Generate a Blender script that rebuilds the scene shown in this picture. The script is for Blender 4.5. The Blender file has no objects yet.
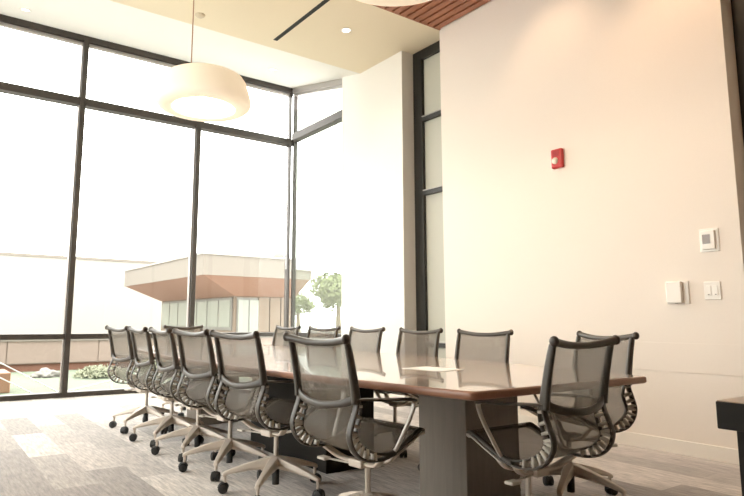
import bpy, bmesh, math, random
from mathutils import Vector, Matrix
random.seed(7)
SC = bpy.context.scene
COL = SC.collection
R = math.radians

# ------------------------------------------------------------------ materials
def mat(name, color, rough=.6, metal=0.0, coat=0.0, emit=None, estr=0.0, spec=.5):
    m = bpy.data.materials.new(name); m.use_nodes = True
    b = m.node_tree.nodes['Principled BSDF']
    b.inputs['Base Color'].default_value = (*color, 1)
    b.inputs['Roughness'].default_value = rough
    b.inputs['Metallic'].default_value = metal
    b.inputs['Coat Weight'].default_value = coat
    b.inputs['Specular IOR Level'].default_value = spec
    if emit:
        b.inputs['Emission Color'].default_value = (*emit, 1)
        b.inputs['Emission Strength'].default_value = estr
    return m

def speckle(m, scale=40, amount=.08, coords='Object', stretch=(1, 1, 1), bump=0.0):
    """small procedural colour variation (and bump) on a material"""
    nt = m.node_tree; N = nt.nodes; L = nt.links
    b = N['Principled BSDF']; col = tuple(b.inputs['Base Color'].default_value)
    tc = N.new('ShaderNodeTexCoord'); mp = N.new('ShaderNodeMapping'); mp.inputs['Scale'].default_value = stretch
    nz = N.new('ShaderNodeTexNoise'); nz.inputs['Scale'].default_value = scale; nz.inputs['Detail'].default_value = 4
    cr = N.new('ShaderNodeMix'); cr.data_type = 'RGBA'
    cr.inputs[6].default_value = (*[max(0, c * (1 - amount)) for c in col[:3]], 1)
    cr.inputs[7].default_value = (*[min(1, c * (1 + amount)) for c in col[:3]], 1)
    L.new(tc.outputs[coords], mp.inputs[0]); L.new(mp.outputs[0], nz.inputs['Vector'])
    L.new(nz.outputs['Fac'], cr.inputs[0]); L.new(cr.outputs[2], b.inputs['Base Color'])
    if bump:
        bp = N.new('ShaderNodeBump'); bp.inputs['Strength'].default_value = bump; bp.inputs['Distance'].default_value = .01
        L.new(nz.outputs['Fac'], bp.inputs['Height']); L.new(bp.outputs[0], b.inputs['Normal'])
    return m

M = {}
M['wall'] = speckle(mat('wall_paint', (.83, .752, .672), .75), 60, .015)
M['pier'] = speckle(mat('pier_paint', (.85, .825, .77), .75), 60, .015)
M['ceil'] = speckle(mat('ceiling_tan', (.86, .77, .60), .8), 60, .02)
M['soffit'] = speckle(mat('soffit_white', (.89, .87, .83), .8), 60, .015)
M['base'] = mat('baseboard_paint', (.84, .79, .72), .5)
M['frame'] = speckle(mat('bronze_frame', (.060, .050, .043), .42, .3), 30, .06)
M['frame_dark'] = speckle(mat('dark_frame', (.022, .021, .018), .4, .2), 30, .06)
M['bead'] = mat('aluminium_bead', (.45, .42, .40), .35, .6)
M['chair'] = speckle(mat('graphite_plastic', (.075, .064, .053), .42), 60, .05)
M['metal'] = speckle(mat('satin_taupe_metal', (.66, .58, .50), .4, .15), 60, .04)
M['silver'] = mat('satin_silver', (.62, .58, .53), .3, .6)
M['steel'] = mat('column_steel', (.60, .55, .49), .3, .75)
M['rubber'] = mat('black_rubber', (.02, .019, .018), .5)
M['cap'] = mat('rail_cap', (.055, .042, .034), .45)
M['white'] = mat('white_plastic', (.84, .80, .74), .4)
M['screen'] = mat('grey_screen', (.20, .16, .14), .25)
M['red'] = speckle(mat('alarm_red', (.50, .025, .025), .35), 20, .05)
M['lens'] = mat('strobe_lens', (.80, .72, .60), .15)
M['black'] = mat('slot_black', (.008, .008, .008), .6)
M['paper'] = mat('paper_white', (.93, .92, .89), .7)
M['ribs'] = mat('pale_ribs', (.56, .52, .46), .35)
M['ltgrey'] = mat('light_grey', (.55, .5, .44), .5)

def wood(name, c1, c2, rough, axis=(8, 1, 8), coat=0.0, scale=3.0):
    m = mat(name, c1, rough, 0, coat, spec=.2 if 'espresso' in name else .5); nt = m.node_tree; N = nt.nodes; L = nt.links; b = N['Principled BSDF']
    tc = N.new('ShaderNodeTexCoord'); mp = N.new('ShaderNodeMapping'); mp.inputs['Scale'].default_value = axis
    nz = N.new('ShaderNodeTexNoise'); nz.inputs['Scale'].default_value = scale; nz.inputs['Detail'].default_value = 6
    nz.inputs['Distortion'].default_value = .6
    mx = N.new('ShaderNodeMix'); mx.data_type = 'RGBA'
    mx.inputs[6].default_value = (*c1, 1); mx.inputs[7].default_value = (*c2, 1)
    L.new(tc.outputs['Object'], mp.inputs[0]); L.new(mp.outputs[0], nz.inputs['Vector'])
    L.new(nz.outputs['Fac'], mx.inputs[0]); L.new(mx.outputs[2], b.inputs['Base Color'])
    return m
M['tabletop'] = wood('tabletop_walnut', (.50, .36, .28), (.60, .46, .37), .2, (9, .8, 9), .8)
M['tableedge'] = wood('table_edge_cherry', (.30, .14, .085), (.38, .19, .125), .3, (2, 2, 2))
M['pedestal'] = wood('pedestal_laminate', (.15, .125, .10), (.22, .185, .15), .5, (14, 14, 1.2))
M['slat'] = wood('cedar_slat', (.34, .135, .075), (.46, .20, .12), .55, (9, .7, 9))
M['slatgap'] = mat('slat_gap', (.07, .03, .02), .8)
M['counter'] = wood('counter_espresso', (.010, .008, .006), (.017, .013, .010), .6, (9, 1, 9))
M['countertop'] = wood('counter_top', (.33, .22, .14), (.44, .31, .2), .3, (9, 1, 9))

def carpet():
    m = mat('carpet_planks', (.3, .25, .2), .95, spec=.15); nt = m.node_tree; N = nt.nodes; L = nt.links; b = N['Principled BSDF']
    tc = N.new('ShaderNodeTexCoord'); mp = N.new('ShaderNodeMapping'); mp.inputs['Rotation'].default_value = (0, 0, R(90))
    L.new(tc.outputs['Object'], mp.inputs[0])
    br = N.new('ShaderNodeTexBrick'); br.offset = .37; br.inputs['Scale'].default_value = 1.0
    br.inputs['Brick Width'].default_value = 1.0; br.inputs['Row Height'].default_value = .25
    br.inputs['Mortar Size'].default_value = .0; br.inputs['Bias'].default_value = 0
    br.inputs['Color1'].default_value = (0, 0, 0, 1); br.inputs['Color2'].default_value = (1, 1, 1, 1)
    L.new(mp.outputs[0], br.inputs['Vector'])
    cr = N.new('ShaderNodeValToRGB'); e = cr.color_ramp.elements
    e[0].position = 0; e[0].color = (.21, .175, .15, 1); e[1].position = 1; e[1].color = (.60, .55, .50, 1)
    k = cr.color_ramp.elements.new(.5); k.color = (.42, .37, .33, 1)
    L.new(br.outputs['Color'], cr.inputs[0])
    m2 = N.new('ShaderNodeMapping'); m2.inputs['Scale'].default_value = (26, 3.0, 1); L.new(tc.outputs['Object'], m2.inputs[0])
    nz = N.new('ShaderNodeTexNoise'); nz.inputs['Scale'].default_value = 2.2; nz.inputs['Detail'].default_value = 8; nz.inputs['Roughness'].default_value = .7
    L.new(m2.outputs[0], nz.inputs['Vector'])
    r2 = N.new('ShaderNodeValToRGB'); f = r2.color_ramp.elements
    f[0].position = .33; f[0].color = (.48, .46, .45, 1); f[1].position = .66; f[1].color = (1.32, 1.29, 1.27, 1)
    L.new(nz.outputs['Fac'], r2.inputs[0])
    mx = N.new('ShaderNodeMix'); mx.data_type = 'RGBA'; mx.blend_type = 'MULTIPLY'; mx.inputs[0].default_value = 1
    L.new(cr.outputs[0], mx.inputs[6]); L.new(r2.outputs[0], mx.inputs[7]); L.new(mx.outputs[2], b.inputs['Base Color'])
    bp = N.new('ShaderNodeBump'); bp.inputs['Strength'].default_value = .35; bp.inputs['Distance'].default_value = .004
    b.inputs['Sheen Weight'].default_value = .5; b.inputs['Sheen Roughness'].default_value = .4
    L.new(nz.outputs['Fac'], bp.inputs['Height']); L.new(bp.outputs[0], b.inputs['Normal'])
    return m
M['carpet'] = carpet()

def meshmat():
    """open-weave mesh fabric: threads with gaps, seen as a part-transparent cloth"""
    m = bpy.data.materials.new('mesh_fabric'); m.use_nodes = True; nt = m.node_tree; N = nt.nodes; L = nt.links
    out = N['Material Output']; b = N['Principled BSDF']
    b.inputs['Base Color'].default_value = (.26, .232, .20, 1); b.inputs['Roughness'].default_value = .75
    tl = N.new('ShaderNodeBsdfTranslucent'); tl.inputs[0].default_value = (.34, .31, .27, 1)
    a = N.new('ShaderNodeMixShader'); a.inputs[0].default_value = .35
    L.new(b.outputs[0], a.inputs[1]); L.new(tl.outputs[0], a.inputs[2])
    tr = N.new('ShaderNodeBsdfTransparent')
    c = N.new('ShaderNodeMixShader'); c.inputs[0].default_value = .49
    L.new(a.outputs[0], c.inputs[1]); L.new(tr.outputs[0], c.inputs[2]); L.new(c.outputs[0], out.inputs[0])
    return m
M['mesh'] = meshmat()

def glass(name, tint=(.97, .98, .97), refl=.5):
    m = bpy.data.materials.new(name); m.use_nodes = True; nt = m.node_tree; N = nt.nodes; L = nt.links
    out = N['Material Output']; N.remove(N['Principled BSDF'])
    tr = N.new('ShaderNodeBsdfTransparent'); tr.inputs[0].default_value = (*tint, 1)
    gl = N.new('ShaderNodeBsdfGlossy'); gl.inputs['Roughness'].default_value = .01
    fr = N.new('ShaderNodeFresnel'); fr.inputs[0].default_value = 1.45
    mu = N.new('ShaderNodeMath'); mu.operation = 'MULTIPLY'; mu.inputs[1].default_value = refl
    L.new(fr.outputs[0], mu.inputs[0])
    mx = N.new('ShaderNodeMixShader'); L.new(mu.outputs[0], mx.inputs[0]); L.new(tr.outputs[0], mx.inputs[1]); L.new(gl.outputs[0], mx.inputs[2])
    L.new(mx.outputs[0], out.inputs[0]); return m
M['glass'] = glass('window_glass')
M['glass_green'] = glass('window_glass_green', (.93, .97, .94))
def frosted():
    m = bpy.data.materials.new('frosted_glass'); m.use_nodes = True; nt = m.node_tree; N = nt.nodes; L = nt.links
    out = N['Material Output']; b = N['Principled BSDF']; b.inputs['Base Color'].default_value = (.60, .585, .51, 1); b.inputs['Roughness'].default_value = .3
    tl = N.new('ShaderNodeBsdfTranslucent'); tl.inputs[0].default_value = (.36, .36, .31, 1)
    a = N.new('ShaderNodeMixShader'); a.inputs[0].default_value = .35
    L.new(b.outputs[0], a.inputs[1]); L.new(tl.outputs[0], a.inputs[2]); L.new(a.outputs[0], out.inputs[0]); return m
M['frosted'] = frosted()
M['lampshade'] = mat('opal_shade', (.88, .80, .68), .9, emit=(1.0, .84, .62), estr=.30, spec=.1)
M['lampglow'] = mat('lamp_diffuser', (.95, .9, .8), .5, emit=(1.0, .90, .74), estr=2.0)
M['downglow'] = mat('downlight_lens', (.95, .9, .8), .5, emit=(1.0, .90, .76), estr=6)
M['cord'] = mat('copper_cord', (.42, .22, .14), .5)

# ------------------------------------------------------------------ mesh helpers
def obj(name, bm, m, parent=None, smooth=False, kind=None, loc=None):
    me = bpy.data.meshes.new(name)
    bmesh.ops.recalc_face_normals(bm, faces=bm.faces)
    bm.to_mesh(me); bm.free()
    for mm in (m if isinstance(m, (list, tuple)) else [m]): me.materials.append(mm)
    if smooth:
        for f in me.polygons: f.use_smooth = True
    o = bpy.data.objects.new(name, me); COL.objects.link(o)
    if parent: o.parent = parent
    if kind: o['kind'] = kind
    if loc: o.location = loc
    return o
def empty(name, loc, label, cat, rz=0, group=None):
    o = bpy.data.objects.new(name, None); COL.objects.link(o)
    o.location = loc; o.rotation_euler = (0, 0, rz); o.empty_display_size = .1
    o['label'] = label; o['category'] = cat
    if group: o['group'] = group
    return o
def tag(o, label, cat, group=None, kind=None):
    o['label'] = label; o['category'] = cat
    if group: o['group'] = group
    if kind: o['kind'] = kind
    return o
def BM(): return bmesh.new()
def box(bm, x0, x1, y0, y1, z0, z1, mi=0, bev=0):
    v = [bm.verts.new((x, y, z)) for x in (x0, x1) for y in (y0, y1) for z in (z0, z1)]
    fs = [bm.faces.new([v[i] for i in q]) for q in ((0, 1, 3, 2), (4, 6, 7, 5), (0, 4, 5, 1), (2, 3, 7, 6), (0, 2, 6, 4), (1, 5, 7, 3))]
    for f in fs: f.material_index = mi
    if bev:
        es = list({e for f in fs for e in f.edges})
        r = bmesh.ops.bevel(bm, geom=es, offset=bev, segments=2, affect='EDGES', profile=.5)
        for f in r['faces']: f.material_index = mi
    return v
def prism(bm, pts, z0, z1, mi=0):
    a = [bm.verts.new((x, y, z0)) for x, y in pts]; b = [bm.verts.new((x, y, z1)) for x, y in pts]; n = len(pts)
    bm.faces.new(a[::-1]).material_index = mi; bm.faces.new(b).material_index = mi
    for i in range(n): bm.faces.new((a[i], a[(i + 1) % n], b[(i + 1) % n], b[i])).material_index = mi
def extr(bm, quad, vec):
    """a solid from a planar outline (3-D points) pushed along vec"""
    a = [bm.verts.new(q) for q in quad]; b = [bm.verts.new(Vector(q) + Vector(vec)) for q in quad]; n = len(quad)
    bm.faces.new(a[::-1]); bm.faces.new(b)
    for i in range(n): bm.faces.new((a[i], a[(i + 1) % n], b[(i + 1) % n], b[i]))
def lathe(bm, prof, seg=48, c=(0, 0, 0), closed=False):
    rings = []
    for r, z in prof:
        if r < 1e-6: rings.append([bm.verts.new((c[0], c[1], c[2] + z))])
        else: rings.append([bm.verts.new((c[0] + r * math.cos(2 * math.pi * i / seg), c[1] + r * math.sin(2 * math.pi * i / seg), c[2] + z)) for i in range(seg)])
    pr = list(zip(rings, rings[1:])) + ([(rings[-1], rings[0])] if closed else [])
    for a, b in pr:
        for i in range(seg):
            j = (i + 1) % seg
            if len(a) == 1 and len(b) == 1: continue
            if len(a) == 1: bm.faces.new((a[0], b[j], b[i]))
            elif len(b) == 1: bm.faces.new((a[i], a[j], b[0]))
            else: bm.faces.new((a[i], a[j], b[j], b[i]))
def catmull(P, n=6):
    P = [Vector(p) for p in P]; out = []
    for i in range(len(P) - 1):
        p0 = P[max(i - 1, 0)]; p1 = P[i]; p2 = P[i + 1]; p3 = P[min(i + 2, len(P) - 1)]
        for k in range(n):
            t = k / n
            out.append(.5 * ((2 * p1) + (p2 - p0) * t + (2 * p0 - 5 * p1 + 4 * p2 - p3) * t * t + (3 * p1 - p0 - 3 * p2 + p3) * t ** 3))
    out.append(P[-1]); return out
def sweep(bm, path, wf, hf, side=(0, 1, 0), seg=8, power=2.0):
    """tube with super-elliptic section along path; wf(t): half width along side, hf(t): half height across it"""
    path = [Vector(p) for p in path]; n = len(path); rings = []
    S = Vector(side)
    for i, p in enumerate(path):
        t = i / (n - 1); T = (path[min(i + 1, n - 1)] - path[max(i - 1, 0)]).normalized()
        s = (S - T * S.dot(T)); s.normalize(); u = T.cross(s)
        w = wf(t) if callable(wf) else wf; h = hf(t) if callable(hf) else hf
        ring = []
        for k in range(seg):
            a = 2 * math.pi * (k + .5) / seg; ca, sa = math.cos(a), math.sin(a)
            cx = math.copysign(abs(ca) ** (2 / power), ca); sy = math.copysign(abs(sa) ** (2 / power), sa)
            ring.append(bm.verts.new(p + s * w * cx + u * h * sy))
        rings.append(ring)
    for a, b in zip(rings, rings[1:]):
        for i in range(seg): bm.faces.new((a[i], a[(i + 1) % seg], b[(i + 1) % seg], b[i]))
    bm.faces.new(rings[0][::-1]); bm.faces.new(rings[-1])
def ball(bm, c, r, sx=1, sy=1, sz=1, u=12, v=8):
    mtx = Matrix.Translation(c) @ Matrix.Diagonal((sx, sy, sz, 1))
    bmesh.ops.create_uvsphere(bm, u_segments=u, v_segments=v, radius=r, matrix=mtx)
def cyl(bm, p0, p1, r0, r1=None, seg=16):
    p0, p1 = Vector(p0), Vector(p1); r1 = r0 if r1 is None else r1
    T = (p1 - p0).normalized(); s = T.orthogonal().normalized(); u = T.cross(s)
    a = [bm.verts.new(p0 + (s * math.cos(2 * math.pi * i / seg) + u * math.sin(2 * math.pi * i / seg)) * r0) for i in range(seg)]
    b = [bm.verts.new(p1 + (s * math.cos(2 * math.pi * i / seg) + u * math.sin(2 * math.pi * i / seg)) * r1) for i in range(seg)]
    for i in range(seg): bm.faces.new((a[i], a[(i + 1) % seg], b[(i + 1) % seg], b[i]))
    bm.faces.new(a[::-1]); bm.faces.new(b)
def copy_tree(o, parent=None):
    c = o.copy(); COL.objects.link(c)
    if parent: c.parent = parent; c.matrix_parent_inverse = o.matrix_parent_inverse
    for ch in list(o.children): copy_tree(ch, c)
    return c
def sbox(name, m, *a, **k):
    bm = BM(); box(bm, *a, bev=k.get('bev', 0)); return obj(name, bm, m, k.get('parent'), kind=None if k.get('parent') else 'structure')

# ------------------------------------------------------------------ room shell (X right, Y to the windows)
YW, ZH, ZC, XW, XR = 8.556, 4.917, 4.455, 4.885, 4.99
YT = 6.49                      # where the flat ceiling ends and the bright soffit starts to rise
XL, YB = -3.6, -3.0
sbox('floor', M['carpet'], XL - .2, 5.3, YB - .2, YW + .12, -.1, 0)
bm = BM()
box(bm, XL - .2, 5.3, YW - .075, YW + .3, -.6, -.101)
obj('trim_1', bm, M['frame'], kind='structure')
# wall blocks on the right
sbox('wall_right', M['wall'], XW, 5.25, 1.9, 4.915, 0, 4.8)
sbox('wall_pier', M['pier'], 4.88, 5.25, 5.6, 6.93, 0, 4.8)
sbox('wall_near', M['wall'], XW, 5.25, YB, 1.1, 0, 4.8)
M['darkwall'] = wood('fill_dimming_wall', (.10, .065, .045), (.16, .10, .07), .5, (6, 6, .8))  # dark finish made up for the unseen walls to cut fill light
sbox('wall_back', M['darkwall'], XL - .2, 5.25, YB - .2, YB, 0, 4.8)
bm = BM(); box(bm, XL - .2, XL, YB, 2.9, 0, 5.1); box(bm, XL - .2, XL, 2.9, 8.0, 4.3, 5.1); box(bm, XL - .2, XL, 8.0, YW + .1, 0, 5.1)
obj('wall_left', bm, M['darkwall'], kind='structure')
win5 = bpy.data.objects.new('window_5', None); COL.objects.link(win5); win5['kind'] = 'structure'
for k in range(4):
    y = 2.9 + k * 1.7; bm = BM(); box(bm, XL - .15, XL - .02, max(2.9, y - .035), min(8.0, y + .035), 0, 4.3); obj('mullion', bm, M['frame'], win5)
for z in (.03, .772, 3.9, 4.27):
    bm = BM(); box(bm, XL - .15, XL - .02, 2.9, 8.0, z - .03, z + .03); obj('transom', bm, M['frame'], win5)
for k in range(3):
    for z0, z1 in ((.06, .74), (.8, 3.87), (3.93, 4.24)):
        bm = BM(); box(bm, XL - .09, XL - .08, 2.935 + k * 1.7, 4.565 + k * 1.7, z0, z1); obj('glass_pane', bm, M['glass'], win5)
# baseboards
sbox('baseboard_right', M['base'], XW - .014, XW, 1.9, 4.915, 0, .105, bev=.003)
sbox('baseboard_pier', M['base'], 4.866, 4.88, 5.6, 6.93, 0, .105, bev=.003)
sbox('baseboard_near', M['base'], XW - .014, XW, YB, 1.1, 0, .105, bev=.003)
# low flush panel on the right wall (faint joints at chair-rail height)
sbox('trim_2', M['wall'], XW - .003, XW, 1.9, 3.15, .615, .838, bev=.002)
# ceiling
WX0, WX1, WY1 = 3.62, XW, 4.915
bm = BM()
box(bm, XL - .2, WX0, YB, YT, ZC, ZC + .3)
box(bm, WX0, 5.3, WY1, YT, ZC, ZC + .3)
obj('ceiling', bm, M['ceil'], kind='structure')
bm = BM()
extr(bm, [(XL - .2, YT, ZC), (XL - .2, YW + .1, ZC + .2236 * (YW + .1 - YT)), (XL - .2, YW + .1, 5.2), (XL - .2, YT, 5.2)], (9.0, 0, 0))
obj('ceiling_soffit', bm, M['soffit'], kind='structure')
# cedar slat ceiling over the near half of the room
wc = obj('ceiling_slats', (lambda b: (box(b, WX0, 5.3, YB, WY1, ZC + .05, ZC + .3), b)[1])(BM()), M['slatgap'], kind='structure')
bm = BM(); n = 12; pitch = (WX1 - WX0) / n
for i in range(n):
    x = WX0 + i * pitch
    box(bm, x + .004, x + pitch - .028, YB, WY1 - .02, ZC - .004, ZC + .05)
box(bm, WX0, WX1, WY1 - .02, WY1, ZC - .004, ZC + .05)
box(bm, WX0 - .012, WX0, YB, WY1, ZC - .004, ZC + .05)
obj('slats', bm, M['slat'], wc)

# ------------------------------------------------------------------ windows
def soff(y): return ZC + .2236 * (y - YT)
MULL = [-3.36, -1.70, -.035, 1.632, 3.307]
win = bpy.data.objects.new('window_1', None); COL.objects.link(win); win['kind'] = 'structure'
def wpart(name, m, *a, bev=.004):
    bm = BM(); box(bm, *a, bev=bev); return obj(name, bm, m, win)
wpart('head_frame', M['frame'], XL, XR, YW - .075, YW + .075, ZH - .098, ZH + .004)
wpart('glazing_bead', M['bead'], XL, XR, YW - .03, YW + .03, ZH - .140, ZH - .098)
wpart('sill_frame', M['frame'], XL, XR, YW - .075, YW + .075, 0.0, .062)
for zc, h, d in ((3.955, .052, .07), (.772, .034, .065)):
    wpart('transom', M['frame'], XL, XR, YW - d, YW + d, zc - h, zc + h)
for x in MULL:
    bm = BM(); box(bm, x - .034, x + .034, YW - .08, YW + .08, .05, ZH - .05, bev=.004); mu = obj('mullion', bm, M['frame'], win)
    bm = BM(); box(bm, x - .048, x - .033, YW - .035, YW + .035, .06, ZH - .1); obj('glazing_bead', bm, M['bead'], mu)
xs = [XL] + MULL + [XR - .05]
for a, b in zip(xs, xs[1:]):
    for z0, z1 in ((.05, .745), (.80, 3.91), (4.0, ZH - .09)):
        bm = BM(); box(bm, a + .03, b - .03, YW - .006, YW + .006, z0, z1); obj('glass_pane', bm, M['glass'], win)
# corner posts with a pale cover between them
wpart('corner_post', M['frame'], XR - .072, XR - .045, YW - .06, YW + .06, .0, ZH)
wpart('corner_glass', M['glass'], XR - .045, XR + .02, YW - .006, YW + .006, .0, ZH)
wpart('corner_post', M['frame'], XR - .02, XR + .05, YW - .10, YW - .07, .0, ZH - .02)
# return window
win2 = bpy.data.objects.new('window_2', None); COL.objects.link(win2); win2['kind'] = 'structure'
Y0, Y1 = 6.93, YW - .10
bm = BM(); extr(bm, [(XR - .06, Y0, soff(Y0)), (XR - .06, Y1, soff(Y1)), (XR - .06, Y1, soff(Y1) - .085), (XR - .06, Y0, soff(Y0) - .085)], (.12, 0, 0)); obj('head_frame', bm, M['bead'], win2)
bm = BM(); extr(bm, [(XR - .03, Y0, soff(Y0) - .085), (XR - .03, Y1, soff(Y1) - .085), (XR - .03, Y1, soff(Y1) - .13), (XR - .03, Y0, soff(Y0) - .13)], (.06, 0, 0)); obj('glazing_bead', bm, M['bead'], win2)
for zc, h in ((4.03, .062), (.772, .034), (.03, .03)):
    bm = BM(); box(bm, XR - .065, XR + .065, Y0, Y1, zc - h, zc + h, bev=.004); obj('transom', bm, M['frame'], win2)
bm = BM(); box(bm, XR - .05, XR + .05, Y0, Y0 + .05, 0, soff(Y0) - .05); obj('jamb', bm, M['frame'], win2)
for z0, z1 in ((.06, .74), (.80, 3.97), (4.09, 4.50)):
    bm = BM(); box(bm, XR - .006, XR + .006, Y0 + .04, Y1, z0, z1); obj('glass_pane', bm, M['glass_green'], win2)
# tall slot windows beside the right wall
def slot(nm, ya, yb):
    w = bpy.data.objects.new(nm, None); COL.objects.link(w); w['kind'] = 'structure'
    X0, X1 = 5.07, 5.17
    def q(n, m, *a):
        bm = BM(); box(bm, *a, bev=.004); return obj(n, bm, m, w)
    q('jamb', M['frame_dark'], X0, X1, yb - .16, yb, 0, ZC); q('jamb', M['frame_dark'], X0, X1, ya, ya + .16, 0, ZC)
    q('head_frame', M['frame_dark'], X0, X1, ya + .16, yb - .16, ZC - .125, ZC)
    q('sill_frame', M['frame_dark'], X0, X1, ya + .16, yb - .16, 0, .1)
    zz = [.1, .72, 2.58, 3.535, ZC - .125]
    for z in zz[1:-1]:
        q('transom', M['frame_dark'], X0, X1, ya + .16, yb - .16, z - .035, z + .02)
        q('transom_cap', M['bead'], X0 - .01, X1 - .01, ya + .16, yb - .16, z + .02, z + .035)
    for a, b in zip(zz, zz[1:]):
        q('frosted_pane', M['frosted'], X0 + .045, X0 + .06, ya + .15, yb - .15, a, b)
slot('window_3', 4.915, 5.6)
slot('window_4', 1.1, 1.9)

# ------------------------------------------------------------------ conference table
TX, TY, ZT = 2.49, 4.05, .72
HL = 2.35
def half(y):   # boat-shaped plan: half width along the length
    t = abs(y - TY) / HL
    return .648 + .228 * (1 - t ** 1.9)
def outline(inset=0.0, n=28, rc=.03):
    pts = []
    ys = [TY - HL + inset + (2 * (HL - inset)) * i / n for i in range(n + 1)]
    left = [(TX - half(y) + inset, y) for y in ys]; right = [(TX + half(y) - inset, y) for y in reversed(ys)]
    def corner(p, a, b):
        p, a, b = Vector(p), Vector(a), Vector(b); da = (a - p).normalized() * rc; db = (b - p).normalized() * rc
        return [tuple(p + da * (1 - t) ** 2 + db * t ** 2) for t in (0, .25, .5, .75, 1)]
    pts += corner(left[0], right[-1], left[1]) + left[1:-1] + corner(left[-1], left[-2], right[0]) + corner(right[0], left[-1], right[1]) + right[1:-1] + corner(right[-1], right[-2], left[0])
    return pts
table = empty('conference_table', (TX, TY, 0), 'long boat-shaped brown wooden conference table with reddish edge on three boxy pedestals', 'table')
def tl(pts): return [(x - TX, y - TY) for x, y in pts]
bm = BM(); prism(bm, tl(outline(.012)), ZT - .034, ZT + .001); obj('tabletop', bm, M['tabletop'], table)
# solid edge band: rounded lip with an undercut
prof = [(.0115, .0), (.004, -.001), (.0, -.006), (.0, -.026), (.008, -.034), (.05, -.042), (.06, -.042), (.06, -.036)]
bm = BM(); rings = []
for ins, dz in prof:
    rings.append([bm.verts.new((x, y, ZT + dz)) for x, y in tl(outline(ins))])
m_ = len(rings[0])
for a, b in zip(rings, rings[1:]):
    for i in range(m_): bm.faces.new((a[i], a[(i + 1) % m_], b[(i + 1) % m_], b[i]))
o = obj('edge_band', bm, M['tableedge'], table, smooth=True); o['label'] = 'reddish solid wood edge'
for xa, xb, ya, yb in ((-.20, .20, 2.175, 2.52), (-.20, .20, 3.42, 4.52), (-.20, .20, 5.58, 5.925)):
    bm = BM(); box(bm, xa, xb, ya - TY, yb - TY, .0, ZT - .036, bev=.004); pd = obj('pedestal', bm, M['counter'] if yb - ya > 1 else M['pedestal'], table)  # middle one near-black: under-table shade put into its colour
    if yb - ya > 1: pd['label'] = 'wide middle pedestal with under-table shade painted in as black'
bm = BM()
for s in (-1, 1): box(bm, s * .22 - .02, s * .22 + .02, 2.0 - TY, 6.1 - TY, ZT - .075, ZT - .036)
obj('support_rail', bm, M['frame_dark'], table)

# paper on the table
bm = BM(); box(bm, -.108, .108, -.14, .14, 0, .0015); p = obj('paper_sheet', bm, M['paper'], loc=(2.495, 2.62, ZT + .0015))
p.rotation_euler = (0, 0, R(9)); tag(p, 'white sheet of paper lying on the near half of the table', 'paper')

# ------------------------------------------------------------------ chair
OUT = [(-.276, .905), (-.264, .86), (-.250, .80), (-.236, .73), (-.226, .67), (-.226, .63), (-.243, .585), (-.260, .54), (-.263, .51),
       (-.250, .472), (-.222, .437), (-.180, .412), (-.12, .400), (-.06, .402), (0, .416), (.06, .442), (.12, .472), (.165, .494), (.186, .492)]
CUR = catmull([(x, 0, z) for x, z in OUT], 5)
NC = len(CUR)
def tang(i): return (CUR[min(i + 1, NC - 1)] - CUR[max(i - 1, 0)]).normalized()
def inn(i, d):   # offset towards the sitter
    T = tang(i); return CUR[i] + Vector((-T.z, 0, T.x)) * d
def smooth(a, b, t):
    t = max(0, min(1, (t - a) / (b - a))); return t * t * (3 - 2 * t)
i_br, i_end = 4 * 5, 13 * 5      # brace level, end of the ladder zone
def gap(i):
    return .012 + .033 * smooth(i_br, i_br + 9, i) * (1 - smooth(i_end - 12, i_end + 4, i))
def dy(i): return .42 * (gap(i) - .012)
YS = .205
chair_root = empty('office_chair', (0, 0, 0), 'x', 'chair', group='mesh swivel chairs around the table')
def side_frame(s):
    bm = BM(); y = s * YS
    sweep(bm, [CUR[i] + Vector((0, y, 0)) for i in range(0, i_br + 4)], lambda t: .011 + .004 * t, lambda t: .015 + .007 * t, seg=10, power=3)
    sweep(bm, [CUR[i] + Vector((0, y, 0)) for i in range(i_br, i_end + 6)], .017, .006, seg=8, power=3)
    sweep(bm, [inn(i, gap(i)) + Vector((0, y - s * dy(i), 0)) for i in range(i_br, i_end + 6)], .011, .0055, seg=8, power=3)
    sweep(bm, [inn(i, .006) + Vector((0, y, 0)) for i in range(i_end, NC)], lambda t: .015, lambda t: .013 - .006 * t, seg=8, power=3)
    return bm
for s in (-1, 1):
    sf = obj('side_frame', side_frame(s), M['chair'], chair_root, smooth=True)
    bm = BM()
    for i in range(i_br + 4, i_end - 3, 4):
        a = CUR[i] + Vector((0, s * YS, 0)); b = inn(i, gap(i)) + Vector((0, s * (YS - dy(i)), 0))
        sweep(bm, [a, (a + b) / 2, b], (.0165), .0082, seg=6, power=3)
    o = obj('spine_ribs', bm, M['ribs'], sf, smooth=True); o['label'] = 'pale rungs of the ladder-like spine'
# mesh
bm = BM(); rows = []; ny = 10
for i in range(1, NC):
    base = inn(i, gap(i) if i > i_br else .004)
    T = tang(i); nrm = Vector((-T.z, 0, T.x)); t = i / NC
    sag = .022 * math.sin(math.pi * min(1, t * 1.05))
    row = []
    for k in range(ny + 1):
        v = -1 + 2 * k / ny
        row.append(bm.verts.new(base + Vector((0, v * (YS - .006 - dy(i)), 0)) - nrm * sag * (1 - v * v) * .8))
    rows.append(row)
for a, b in zip(rows, rows[1:]):
    for k in range(ny): bm.faces.new((a[k], a[k + 1], b[k + 1], b[k]))
o = obj('mesh_seat', bm, M['mesh'], chair_root, smooth=True); o['label'] = 'see-through grey mesh seat and back'
sm = o.modifiers.new('thickness', 'SOLIDIFY'); sm.thickness = .003; sm.offset = 0
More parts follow.
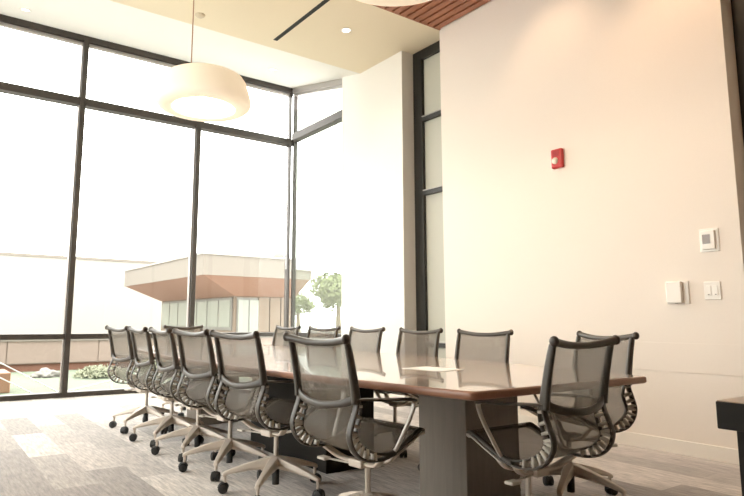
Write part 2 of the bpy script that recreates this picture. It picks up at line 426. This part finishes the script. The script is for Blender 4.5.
# top rail with rolled ends
bm = BM()
path = catmull([(-.294, -.218, .920), (-.288, -.185, .914), (-.277, -.095, .903), (-.274, 0, .899), (-.277, .095, .903), (-.288, .185, .914), (-.294, .218, .920)], 6)
sweep(bm, path, lambda t: .014 + .004 * abs(2 * t - 1) ** 2, lambda t: .015 + .004 * abs(2 * t - 1) ** 2, side=(1, 0, 0), seg=12)
rail = obj('top_rail', bm, M['chair'], chair_root, smooth=True)
for s in (-1, 1):
    bm = BM(); ball(bm, (-.293, s * .217, .920), .022, 1, .7, 1); obj('rail_cap', bm, M['cap'], rail, smooth=True)
# cross brace
bm = BM()
path = catmull([(-.226, -YS, .668), (-.246, -.15, .646), (-.262, -.065, .632), (-.266, 0, .628), (-.262, .065, .632), (-.246, .15, .646), (-.226, YS, .668)], 5)
sweep(bm, path, lambda t: .016 + .006 * abs(2 * t - 1) ** 3, lambda t: .008, side=(0, 0, 1), seg=10, power=2.5)
obj('cross_brace', bm, M['chair'], chair_root, smooth=True)
# arms
for s in (-1, 1):
    bm = BM()
    path = catmull([(-.226, s * .206, .664), (-.19, s * .222, .664), (-.12, s * .240, .660), (-.04, s * .248, .655), (.04, s * .250, .651), (.085, s * .248, .645)], 5)
    sweep(bm, path, lambda t: .014 + .014 * smooth(0, .5, t) - .006 * smooth(.8, 1, t), .0065, side=(0, 1, 0), seg=10, power=2.6)
    arm = obj('armrest', bm, M['chair'], chair_root, smooth=True)
    bm = BM()
    path = catmull([(.075, s * .248, .646), (.088, s * .247, .63), (.07, s * .243, .575), (.035, s * .232, .505), (.005, s * .220, .445), (-.005, s * .213, .428)], 5)
    sweep(bm, path, lambda t: .014 - .004 * t, .006, side=(0, 1, 0), seg=10, power=2.6)
    o = obj('arm_strut', bm, M['silver'], arm, smooth=True); o['label'] = 'satin silver strut'
# pale seat rails under the front of the seat, lip and bracket
for s in (-1, 1):
    bm = BM()
    idx = list(range(i_end + 4, NC))
    sweep(bm, [inn(i, -.011) + Vector((0, s * (YS + .004), 0)) for i in idx], .009, lambda t: .004 + .003 * t, seg=8)
    ball(bm, inn(NC - 1, -.004) + Vector((0, s * (YS + .004), 0)), .011)
    o = obj('seat_rail', bm, M['silver'], chair_root, smooth=True); o['label'] = 'satin silver rail'
bm = BM(); sweep(bm, [Vector((.186, -YS, .492)), Vector((.192, -.1, .488)), Vector((.193, 0, .487)), Vector((.192, .1, .488)), Vector((.186, YS, .492))], .010, .008, side=(1, 0, 0), seg=10)
obj('seat_lip', bm, M['chair'], chair_root, smooth=True)
bm = BM()
box(bm, -.055, .055, -.045, .045, .325, .362, bev=.008)
for s in (-1, 1):
    sweep(bm, catmull([(-.01, s * .03, .345), (-.03, s * .12, .352), (-.06, s * .18, .385), (-.07, s * .202, .396)], 4), lambda t: .026 - .01 * t, .009, side=(1, 0, 0), seg=8, power=3)
    sweep(bm, catmull([(.03, s * .03, .345), (.05, s * .12, .36), (.05, s * .18, .412), (.05, s * .202, .426)], 4), lambda t: .018 - .006 * t, .008, side=(1, 0, 0), seg=8, power=3)
obj('seat_bracket', bm, M['metal'], chair_root, smooth=False)
bm = BM(); cyl(bm, (-.03, .045, .335), (-.06, .20, .335), .005); box(bm, -.085, -.04, .185, .245, .327, .341, bev=.005)
o = obj('lever', bm, M['ltgrey'], chair_root); o['label'] = 'pale height lever'
# column
bm = BM(); cyl(bm, (0, 0, .185), (0, 0, .33), .0145, seg=20); obj('column', bm, M['steel'], chair_root, smooth=False)
bm = BM(); cyl(bm, (0, 0, .045), (0, 0, .15), .021, .023, seg=18); obj('column_sleeve', bm, M['rubber'], chair_root)
bm = BM(); lathe(bm, [(0, .148), (.036, .148), (.040, .16), (.036, .190), (.024, .200), (0, .200)], 24); obj('base_hub', bm, M['metal'], chair_root, smooth=True)
# five legs, each with a caster
def leg_bm():
    bm = BM(); L_ = .295
    secs = [(.012, .205, .140, .026, .033), (.06, .195, .136, .023, .030), (.16, .169, .127, .018, .026), (.25, .139, .111, .013, .021), (L_, .122, .100, .012, .018), (L_ + .014, .114, .092, .010, .015)]
    rings = []
    for x, zt, zb, wt, wb in secs:
        rings.append([bm.verts.new((x, -wt, zt)), bm.verts.new((x, wt, zt)), bm.verts.new((x, wb, (zt * .35 + zb * .65))), bm.verts.new((x, wb * .75, zb)), bm.verts.new((x, -wb * .75, zb)), bm.verts.new((x, -wb, (zt * .35 + zb * .65)))])
    for a, b in zip(rings, rings[1:]):
        for i in range(6): bm.faces.new((a[i], a[(i + 1) % 6], b[(i + 1) % 6], b[i]))
    bm.faces.new(rings[0][::-1]); bm.faces.new(rings[-1])
    bmesh.ops.bevel(bm, geom=list(bm.edges), offset=.003, segments=1, affect='EDGES')
    # vertical stem at the tip
    cyl(bm, (L_, 0, .112), (L_, 0, .058), .0105, .008, 12)
    return bm
leg0 = None
def caster_bm():
    bm = BM(); cx = .303
    for s in (-1, 1):
        cyl(bm, (cx, s * .006, .0285), (cx, s * .024, .0285), .0285, .0285, 20)
        cyl(bm, (cx, s * .024, .0285), (cx, s * .027, .0285), .024, .016, 20)
    cyl(bm, (cx, -.022, .0285), (cx, .022, .0285), .008, .008, 10)
    # hood
    pts = []
    for k in range(9):
        a = math.pi * (k / 8) * .9 + .1; pts.append((cx + .033 * math.cos(a), .0285 + .033 * math.sin(a)))
    for k in range(8):
        (xa, za), (xb, zb) = pts[k], pts[k + 1]
        va = [bm.verts.new((x, y, z)) for x, z in ((xa, za), (xb, zb)) for y in (-.012, .012)]
        vb = [bm.verts.new((cx + (x - cx) * .9, y, .0285 + (z - .0285) * .9)) for x, z in ((xa, za), (xb, zb)) for y in (-.012, .012)]
        bm.faces.new((va[0], va[1], va[3], va[2])); bm.faces.new((vb[0], vb[2], vb[3], vb[1]))
        bm.faces.new((va[0], va[2], vb[2], vb[0])); bm.faces.new((va[1], vb[1], vb[3], va[3]))
    return bm
lb = leg_bm(); leg_o = obj('leg', lb, M['metal'], chair_root, loc=(.03, 0, 0))
for c in chair_root.children:
    if c.name.startswith(('column', 'base_hub')): c.location = (.03, 0, 0)
cast_o = obj('caster', caster_bm(), M['rubber'], leg_o); cast_o['label'] = 'black twin-wheel caster'
for k in range(1, 5):
    c = leg_o.copy(); COL.objects.link(c); c.parent = chair_root; c.rotation_euler = (0, 0, R(72 * k))
    d = cast_o.copy(); COL.objects.link(d); d.parent = c

def place(o, rx, ry, ang, spin, label):
    """rail centre at (rx, ry), facing ang degrees; the star base turned to spin degrees in the room"""
    a = R(ang); o.location = (rx + .28 * math.cos(a), ry + .28 * math.sin(a), 0); o.rotation_euler = (0, 0, a)
    o['label'] = label
    legs = [c for c in o.children if c.name.startswith('leg')]
    for k, l in enumerate(legs): l.rotation_euler = (0, 0, R(spin + 72 * k) - a)
CH = [
 (1.52, 5.71, 8, 145, 'mesh swivel chair in the row with backs to us, nearest the tall windows'),
 (1.515, 5.06, 0, 154, 'mesh swivel chair with its back to us, second from the tall windows'),
 (1.515, 4.49, -1, 157, 'mesh swivel chair with its back to us, third from the tall windows'),
 (1.505, 3.85, 6, 157, 'mesh swivel chair with its back to us, fourth from the tall windows'),
 (1.505, 3.19, 9, 150, 'mesh swivel chair with its back to us, fifth from the windows, second nearest viewer'),
 (1.495, 2.315, 5, 152, 'mesh swivel chair with its back to us, largest and nearest of its row'),
 (3.45, 5.96, 185, 30, 'mesh chair across the table facing us, in front of the corner window posts'),
 (3.45, 5.22, 190, 20, 'mesh chair across the table facing us, in front of the tree seen outside'),
 (3.45, 4.50, 185, 30, 'mesh chair across the table facing us, in front of the white pier'),
 (3.485, 3.81, 187, 25, 'mesh chair across the table facing us, in front of the dark tall slot window'),
 (3.45, 3.08, 191, 20, 'mesh chair across the table facing us, before the plain right wall beside the paper sheet'),
 (3.43, 2.11, 167, 60, 'mesh chair at the near right corner of the table, partly behind the dark end chair'),
 (2.315, 1.52, 90, 44, 'dark mesh chair at the near end of the table, seen from behind'),
 (2.49, 6.62, 270, 85, 'mesh chair at the far end of the table with only its top rail showing'),
]
for i, c in enumerate(CH):
    o = chair_root if i == 0 else copy_tree(chair_root)
    place(o, *c)

# ------------------------------------------------------------------ dark counter at the right edge
ct = empty('credenza', (2.305, 0.0, 0), 'dark espresso credenza with thick top at the right edge of the photo', 'credenza')
bm = BM(); box(bm, 0, .62, -1.0, 1.02, .636, .7285, bev=.004); obj('top_slab', bm, M['counter'], ct)
bm = BM(); box(bm, .004, .616, -.996, 1.016, .7285, .7315); obj('top_surface', bm, M['countertop'], ct)
bm = BM(); box(bm, .058, .56, -.95, .985, .04, .636, bev=.003); obj('body', bm, M['counter'], ct)
bm = BM(); box(bm, .08, .54, -.92, .95, 0, .04); obj('plinth', bm, M['counter'], ct)

# ------------------------------------------------------------------ pendant lamps
def pendant(x, y, z0, cordx, cordy, label):
    t = empty('pendant_lamp', (x, y, z0), label, 'pendant lamp', group='drum pendant lamps above the table')
    bm = BM()
    pr = [(.315, .030), (.318, .012), (.335, .004), (.40, .0), (.45, .010), (.484, .04), (.492, .075), (.482, .13), (.458, .21), (.435, .28), (.405, .325), (.36, .350), (.30, .360), (.0, .363),
          (.0, .353), (.30, .350), (.35, .340), (.395, .316), (.425, .275), (.445, .21), (.465, .13), (.474, .075), (.455, .045), (.43, .03), (.39, .022), (.35, .024), (.328, .034)]
    lathe(bm, pr, 56, closed=True); obj('shade', bm, M['lampshade'], t, smooth=True)
    bm = BM(); lathe(bm, [(0, .125), (.40, .125), (.43, .135), (.43, .145), (0, .145)], 48); o = obj('diffuser', bm, M['lampglow'], t, smooth=True); o['label'] = 'glowing opal diffuser'
    bm = BM(); cx, cy = cordx - x, cordy - y
    cyl(bm, (cx, cy, .35), (cx, cy, ZC - z0 - .02), .006, seg=10); obj('cord', bm, M['cord'], t)
    bm = BM(); cyl(bm, (cx, cy, ZC - z0 - .03), (cx, cy, ZC - z0), .06, seg=24); obj('ceiling_canopy', bm, M['white'], t)
    bm = BM(); cyl(bm, (cx, cy, .345), (cx, cy, .39), .018, .010, seg=14); obj('cord_grip', bm, M['white'], t)
LX, LY1, LZ = 2.295, 5.78, 3.185
pendant(LX, LY1, LZ, 2.15, 5.80, 'cream drum pendant lamp hanging in front of the tall windows')
pendant(2.33, 2.69, LZ, 2.2, 2.71, 'cream drum pendant lamp cut off by the top of the photo')

# ------------------------------------------------------------------ ceiling fittings
bm = BM(); box(bm, 3.37, 3.425, 1.2, 6.28, ZC - .003, ZC + .002, bev=0); tag(obj('ceiling_diffuser', bm, M['black']), 'long black linear air slot in the tan ceiling', 'air vent')
def downlight(x, y, z, tilt, label):
    t = empty('downlight', (x, y, z), label, 'downlight', group='small recessed ceiling lights'); t.rotation_euler = (tilt, 0, 0)
    bm = BM(); lathe(bm, [(.045, -.001), (.068, -.001), (.07, -.004), (.066, -.007), (.045, -.006)], 32, closed=True); obj('rim', bm, M['white'], t)
    bm = BM(); lathe(bm, [(0, -.002), (.046, -.002), (.046, -.005), (0, -.005)], 32); obj('lens', bm, M['downglow'], t)
ta = math.atan(.2236)
downlight(3.968, 5.556, ZC, 0, 'small bright recessed downlight in the tan flat ceiling')
downlight(4.067, 7.563, soff(7.563), ta, 'small recessed light in the white soffit near the window corner')
downlight(.79, 7.90, soff(7.90), ta, 'small recessed light in the white soffit at the top left')
t = empty('ceiling_sensor', (2.39, 6.225, ZC), 'small pale round ceiling sensor beside the lamp cord', 'sensor')
bm = BM(); lathe(bm, [(0, -.03), (.03, -.028), (.05, -.015), (.06, 0), (0, 0)], 28); obj('cover', bm, mat('sensor_pale', (.66, .57, .43), .5), t, smooth=True)

# ------------------------------------------------------------------ things on the right wall (face looks to -X)
def wallthing(name, y, z, label, cat):
    return empty(name, (XW, y, z), label, cat)
def wp(t, name, m, x0, x1, y0, y1, z0, z1, bev=.003):
    bm = BM(); box(bm, -x1, -x0 if x0 else .003, y0, y1, z0, z1, bev=bev); return obj(name, bm, m, t)
t = wallthing('fire_alarm', 3.370, 2.522, 'red fire alarm strobe high on the cream right wall', 'fire alarm')
wp(t, 'housing', M['red'], 0, .045, -.058, .058, -.092, .092, .012)
bm = BM(); ball(bm, (-.046, .012, -.022), .034, .55, 1, 1); o = obj('strobe_lens', bm, M['lens'], t, smooth=True); o['label'] = 'clear strobe lens'
bm = BM()
for k in range(5): box(bm, -.0475, -.044, -.035, .035, .022 + k * .011, .027 + k * .011)
obj('sounder_grille', bm, mat('alarm_dark_red', (.28, .012, .012), .5), t)
t = wallthing('thermostat', 2.11, 1.613, 'white square thermostat with grey screen, highest of the wall fittings by the corner', 'thermostat')
wp(t, 'plate', M['white'], 0, .008, -.066, .068, -.088, .088); wp(t, 'case', M['white'], .008, .028, -.045, .05, -.07, .072, .005)
wp(t, 'screen', M['screen'], .028, .030, -.015, .04, -.028, .042, 0)
t = wallthing('wall_controller', 2.368, 1.226, 'white wide wall controller box left of the light switches', 'controller')
wp(t, 'back_plate', M['white'], 0, .012, -.085, .085, -.088, .088); wp(t, 'cover', M['white'], .012, .05, -.045, .07, -.08, .084, .006)
wp(t, 'button', M['ltgrey'], .03, .04, -.01, .01, -.086, -.079, .001)
t = wallthing('light_switch', 2.117, 1.233, 'white double rocker light switch below the thermostat', 'light switch')
wp(t, 'plate', M['white'], 0, .008, -.057, .057, -.067, .067)
for s in (-1, 1):
    rk = wp(t, 'rocker', M['white'], .008, .013, s * .024 - .016, s * .024 + .016, -.036, .036, .002)
    bm = BM(); box(bm, -.0145, -.0125, s * .024 - .006, s * .024 + .006, -.032, -.026); obj('indicator', bm, M['screen'], rk)

# ------------------------------------------------------------------ outdoors
M['stucco'] = speckle(mat('pale_stucco', (0.31, 0.29, 0.26), .9), 3, .03)
M['fascia'] = speckle(mat('fascia_cream', (0.176, 0.155, 0.130), .8), 2, .03)
M['peach'] = speckle(mat('peach_soffit', (0.294, 0.171, 0.119), .8), 2, .04)
M['brownwall'] = speckle(mat('brown_wall', (0.170, 0.130, 0.094), .8), 2, .05)
M['winpale'] = mat('pale_window', (0.225, 0.239, 0.198), .2)
M['winframe'] = mat('window_frame_outside', (0.135, 0.131, 0.113), .5)
M['lowwall'] = speckle(mat('pink_panel', (0.250, 0.193, 0.160), .85), 2, .03)
M['redband'] = speckle(mat('red_brown_band', (0.180, 0.085, 0.055), .85), 2, .05)
M['grassy'] = speckle(mat('grass', (.135, .16, .11), .95), 8, .25)
M['paving'] = speckle(mat('paving', (0.275, 0.265, 0.240), .9), 2, .04)
M['copper'] = speckle(mat('orange_panel', (0.330, 0.180, 0.110), .7), 2, .05)
M['leaf'] = speckle(mat('leaf_green', (0.185, 0.210, 0.100), .8), 6, .3)
M['leafpale'] = speckle(mat('leaf_pale', (0.230, 0.240, 0.160), .8), 6, .25)
M['bark'] = mat('bark', (.2, .15, .1), .9)
M['rock'] = speckle(mat('rock', (0.210, 0.200, 0.180), .9), 5, .2)
M['galv'] = mat('galvanised', (.75, .73, .70), .4, .3)
GZ = -.6
sbox('ground', M['paving'], -40, 60, YW + .3, 90, GZ - .2, GZ)
LW = -.15
bm = BM(); box(bm, -14, 5.6, YW + .35, 14.9, GZ, LW); o = obj('lawn', bm, M['grassy'], kind='stuff'); o['label'] = 'green lawn outside the low window panes'; o['category'] = 'grass'
# far white wall with a parapet cap
t = empty('boundary_wall', (0, 40, GZ), 'long pale stucco wall with a thin cap beyond the windows', 'wall')
bm = BM(); box(bm, -25, 14.5, 0, .4, 0, 5.30); obj('wall_body', bm, M['stucco'], t)
bm = BM(); box(bm, -25, 14.5, -.06, .46, 5.30, 5.46); obj('wall_cap', bm, M['fascia'], t)
# neighbouring building with canopy
CX, CY = 8.95, 22.0
b = empty('canopy_building', (CX, CY, GZ), 'low building outside with broad cream canopy, peach soffit and glazed walls', 'building')
def bp(name, m, x0, x1, y0, y1, z0, z1, parent=None, bev=0):
    bm = BM(); box(bm, x0 - CX, x1 - CX, y0 - CY, y1 - CY, z0 - GZ, z1 - GZ, bev=bev); return obj(name, bm, m, parent or b)
bp('canopy', M['fascia'], CX, 13.9, CY, 32.8, 2.72, 3.52)
bp('roof_edge', M['stucco'], CX - .05, 13.95, CY - .05, 32.85, 3.52, 3.60)
IX, IY, IZ = 10.94, 23.3, 1.98
bm = BM()
o1 = [(CX + .04, CY + .04, 2.72), (13.86, CY + .04, 2.72), (13.86, 32.76, 2.72), (CX + .04, 32.76, 2.72)]; o2 = [(IX, IY, IZ), (13.86, IY, IZ), (13.86, 32.76, IZ), (IX, 32.76, IZ)]
va = [bm.verts.new((x - CX, y - CY, z - GZ)) for x, y, z in o1]; vb = [bm.verts.new((x - CX, y - CY, z - GZ)) for x, y, z in o2]
bm.faces.new(va); bm.faces.new(vb[::-1])
for k in range(4): bm.faces.new((va[k], va[(k + 1) % 4], vb[(k + 1) % 4], vb[k]))
obj('soffit', bm, M['peach'], b)
bp('wall', M['brownwall'], IX + .05, 13.7, IY + .05, 32.7, GZ, IZ)
# glazing along the left side and brown panels along the front
f = bp('window', M['winframe'], IX, IX + .05, IY + .3, 32.4, .55, IZ - .05)
for k in range(7): bp('pane', M['winpale'], IX - .02, IX + .01, IY + .45 + k * 1.26, IY + 1.58 + k * 1.26, .68, IZ - .15, f)
f = bp('window', M['winframe'], IX + .1, 12.0, IY, IY + .05, .2, IZ - .05)
for k in range(2): bp('pane', M['winpale'], IX + .16 + k * .52, IX + .62 + k * .52, IY - .02, IY + .01, .3, IZ - .15, f)
for k in range(3): bp('wall_panel', M['brownwall'], 12.05 + k * .55, 12.55 + k * .55, IY - .03, IY + .05, GZ, IZ - .03)
bm = BM(); lathe(bm, [(0, .0), (.28, 0), (.28, .28), (.2, .42), (0, .46)], 20, c=(13.5 - CX, 24.2 - CY, 3.6 - GZ)); obj('roof_vent', bm, M['fascia'], b)
# low panelled wall
t = empty('garden_wall', (0, 15, GZ), 'low pinkish panelled wall outside behind the lawn', 'wall')
bm = BM()
xs_ = [-12, -8.2, -6.3, -4.4, -2.4, -.3, 1.66, 3.57, 5.5, 7.45, 9.4]
for a, c in zip(xs_, xs_[1:]): box(bm, a + .012, c - .012, 0, .2, .62, 1.10)
box(bm, -12, 9.4, .02, .2, .60, 1.09); obj('panels', bm, M['lowwall'], t)
bm = BM(); box(bm, -12, 9.4, .06, .2, 0, .62); obj('plinth_band', bm, M['redband'], t)
bm = BM(); box(bm, -12, 9.4, -.03, .23, 1.10, 1.15); obj('coping', bm, M['fascia'], t)
bm = BM(); box(bm, -.6, .26, -.4, .4, 0, .31, bev=.015); o = obj('planter', bm, M['copper'], loc=(1.02, 11.2, LW)); tag(o, 'orange rectangular planter on the lawn at the left window', 'planter')
# rocks and shrubs
def blob(name, loc, r, m, label, cat, sz=.6, amp=.25):
    bm = BM(); bmesh.ops.create_icosphere(bm, subdivisions=4, radius=r)
    ph = [random.uniform(0, 6) for _ in range(6)]
    for v in bm.verts:
        n = v.co.normalized()
        d = 1 + amp * (math.sin(n.x * 4 + ph[0]) * math.sin(n.y * 5 + ph[1]) + .5 * math.sin(n.z * 9 + ph[2]) * math.sin(n.x * 11 + ph[3]) + .3 * math.sin(n.y * 17 + ph[4]) * math.sin(n.z * 15 + ph[5]))
        v.co = Vector((v.co.x * d, v.co.y * d, max(0, v.co.z * d * sz)))
    return tag(obj(name, bm, m, smooth=True, loc=loc), label, cat)
blob('boulder', (2.2, 13.4, LW + .004), .25, M['rock'], 'grey boulder on the lawn beside the left mullion', 'boulder', .55)
def shrub(name, loc, r, h, m, label, n=900):
    t = empty(name, loc, label, 'shrub')
    bm = BM()
    for k in range(n):
        a = random.uniform(0, 6.283); u = random.random() ** .4; el = math.asin(random.random())
        p = Vector((math.cos(a) * math.cos(el) * r * u, math.sin(a) * math.cos(el) * r * u, math.sin(el) * h * u + .02))
        d = Vector((random.uniform(-1, 1), random.uniform(-1, 1), random.uniform(-.4, 1))).normalized(); e = d.orthogonal().normalized()
        s = r * .13
        q = [p - e * s * .4, p + d * s, p + e * s * .4, p - d * s * .6]
        bm.faces.new([bm.verts.new((v.x, v.y, max(v.z, .002))) for v in q])
    obj('foliage', bm, m, t)
    bm = BM(); cyl(bm, (0, 0, 0), (0, 0, h * .6), r * .06, r * .03, 8); obj('stem', bm, M['bark'], t)
shrub('garden_shrub', (3.12, 12.8, LW + .004), .5, .2, M['leafpale'], 'pale round shrub on the lawn right of the left mullion')
shrub('garden_shrub', (4.45, 13.4, LW + .004), .5, .3, M['leafpale'], 'pale round shrub outside behind the chair nearest the windows')
# handrail of the outside steps
t = empty('outdoor_handrail', (1.09, 10.3, LW), 'thin pale sloping handrail outside the lower left window pane', 'handrail')
bm = BM(); cyl(bm, (-.6, 0, .83), (.82, 0, .012), .009, seg=8); obj('top_bar', bm, M['galv'], t)
bm = BM(); cyl(bm, (-.6, 0, .62), (.46, 0, .012), .009, seg=8); obj('lower_bar', bm, M['galv'], t)
bm = BM(); cyl(bm, (.82, 0, .014), (1.75, 0, .19), .009, seg=8); obj('return_bar', bm, M['galv'], t)
for x, zt in ((-.3, .65), (1.02, .05), (1.6, .165)):
    bm = BM(); cyl(bm, (x, 0, .002), (x, 0, zt), .009, seg=8); obj('post', bm, M['galv'], t)
# trees beyond the return window
def tree(loc, h, r, label, m):
    t = empty('tree', loc, label, 'tree', group='trees outside the corner window')
    bm = BM(); cyl(bm, (0, 0, 0), (0, 0, h * .6), .22, .1, 10); obj('trunk', bm, M['bark'], t)
    bm = BM()
    for k in range(26):
        a = random.uniform(0, 6.283); u = random.random() ** .5
        c = Vector((math.cos(a) * r * u * .8, math.sin(a) * r * u * .8, h * .66 + random.uniform(-.6, .8) * r * .5))
        rr = r * random.uniform(.22, .4)
        for q in range(60):
            d = Vector((random.gauss(0, 1), random.gauss(0, 1), random.gauss(0, 1))).normalized(); p_ = c + d * rr * random.uniform(.7, 1.05)
            e = d.orthogonal().normalized(); g = d.cross(e); s = r * .09
            w = random.uniform(0, 6.28); e2 = e * math.cos(w) + g * math.sin(w); g2 = d.cross(e2)
            bm.faces.new([bm.verts.new(p_ + v) for v in (-e2 * s, g2 * s * .6 + d * s * .3, e2 * s, -g2 * s * .6)])
    obj('crown', bm, m, t)
tree((20.9, 30, GZ), 5.0, 1.9, 'yellow-green tree seen outside through the corner return window', M['leaf'])
tree((22.0, 36.5, GZ), 3.9, 1.3, 'smaller green tree outside, left of the yellow-green tree', M['leaf'])

# ------------------------------------------------------------------ light
w = bpy.data.worlds.new('overcast_sky'); SC.world = w; w.use_nodes = True
bg = w.node_tree.nodes['Background']; bg.inputs[0].default_value = (1.0, .985, .955, 1); bg.inputs[1].default_value = 6.3
def spot(x, y, z, tx, ty, tz, e, ang, col=(1, .66, .40), r=.08, blend=.8):
    l = bpy.data.lights.new('spot', 'SPOT'); l.energy = e; l.spot_size = R(ang); l.spot_blend = blend; l.color = col; l.shadow_soft_size = r
    o = bpy.data.objects.new('fill_and_downlight_spot', l); COL.objects.link(o); o.location = (x, y, z)
    o.rotation_euler = (Vector((tx, ty, tz)) - Vector((x, y, z))).to_track_quat('-Z', 'Y').to_euler(); o['kind'] = 'structure'
    return o
# spots without fixtures, added to warm the right wall and fill the room
for y, e in ((.6, 44), (2.0, 56), (3.3, 26)): spot(4.15, y, ZC - .03, 4.9, y, 2.9, e, 92)
for x, y in ((1.2, 3.2), (-1.2, 4.5)): spot(x, y, ZC - .03, x, y, 0, 14, 130, (1, .84, .66))
spot(3.968, 5.556, ZC - .03, 3.968, 5.556, 0, 40, 120, (1, .86, .7))  # light of the downlight modelled in the tan ceiling
for y in (LY1, 2.69):
    l = bpy.data.lights.new('pendant_bulb', 'POINT'); l.energy = 30; l.color = (1, .82, .62); l.shadow_soft_size = .03
    o = bpy.data.objects.new('pendant_bulb', l); COL.objects.link(o); o.location = (LX, y, LZ + .09); o['kind'] = 'structure'

# ------------------------------------------------------------------ camera
cam = bpy.data.cameras.new('camera'); co = bpy.data.objects.new('camera', cam); COL.objects.link(co)
F, PITCH, ROLL, YAW, PX, PY = 601.696, .136, .005, .601, 334.232, 237.82
cam.sensor_width = 36; cam.lens = F / 744 * 36; cam.clip_end = 300; cam.clip_start = .05
cam.shift_x = -(PX - 372) / 744; cam.shift_y = (PY - 248) / 744
fw = Vector((math.sin(YAW) * math.cos(PITCH), math.cos(YAW) * math.cos(PITCH), math.sin(PITCH)))
r0 = Vector((math.cos(YAW), -math.sin(YAW), 0)); u0 = r0.cross(fw)
rr = r0 * math.cos(ROLL) + u0 * math.sin(ROLL); uu = -r0 * math.sin(ROLL) + u0 * math.cos(ROLL)
mw = Matrix((rr, uu, -fw)).transposed().to_4x4(); mw.translation = (0, 0, 1.0); co.matrix_world = mw
SC.camera = co
SC.view_settings.view_transform = 'Standard'; SC.view_settings.look = 'None'; SC.view_settings.gamma = 1
SC.view_settings.exposure = 0.25; SC.view_settings.use_curve_mapping = False
SC.cycles.max_bounces = 10; SC.cycles.diffuse_bounces = 6; SC.cycles.transparent_max_bounces = 24
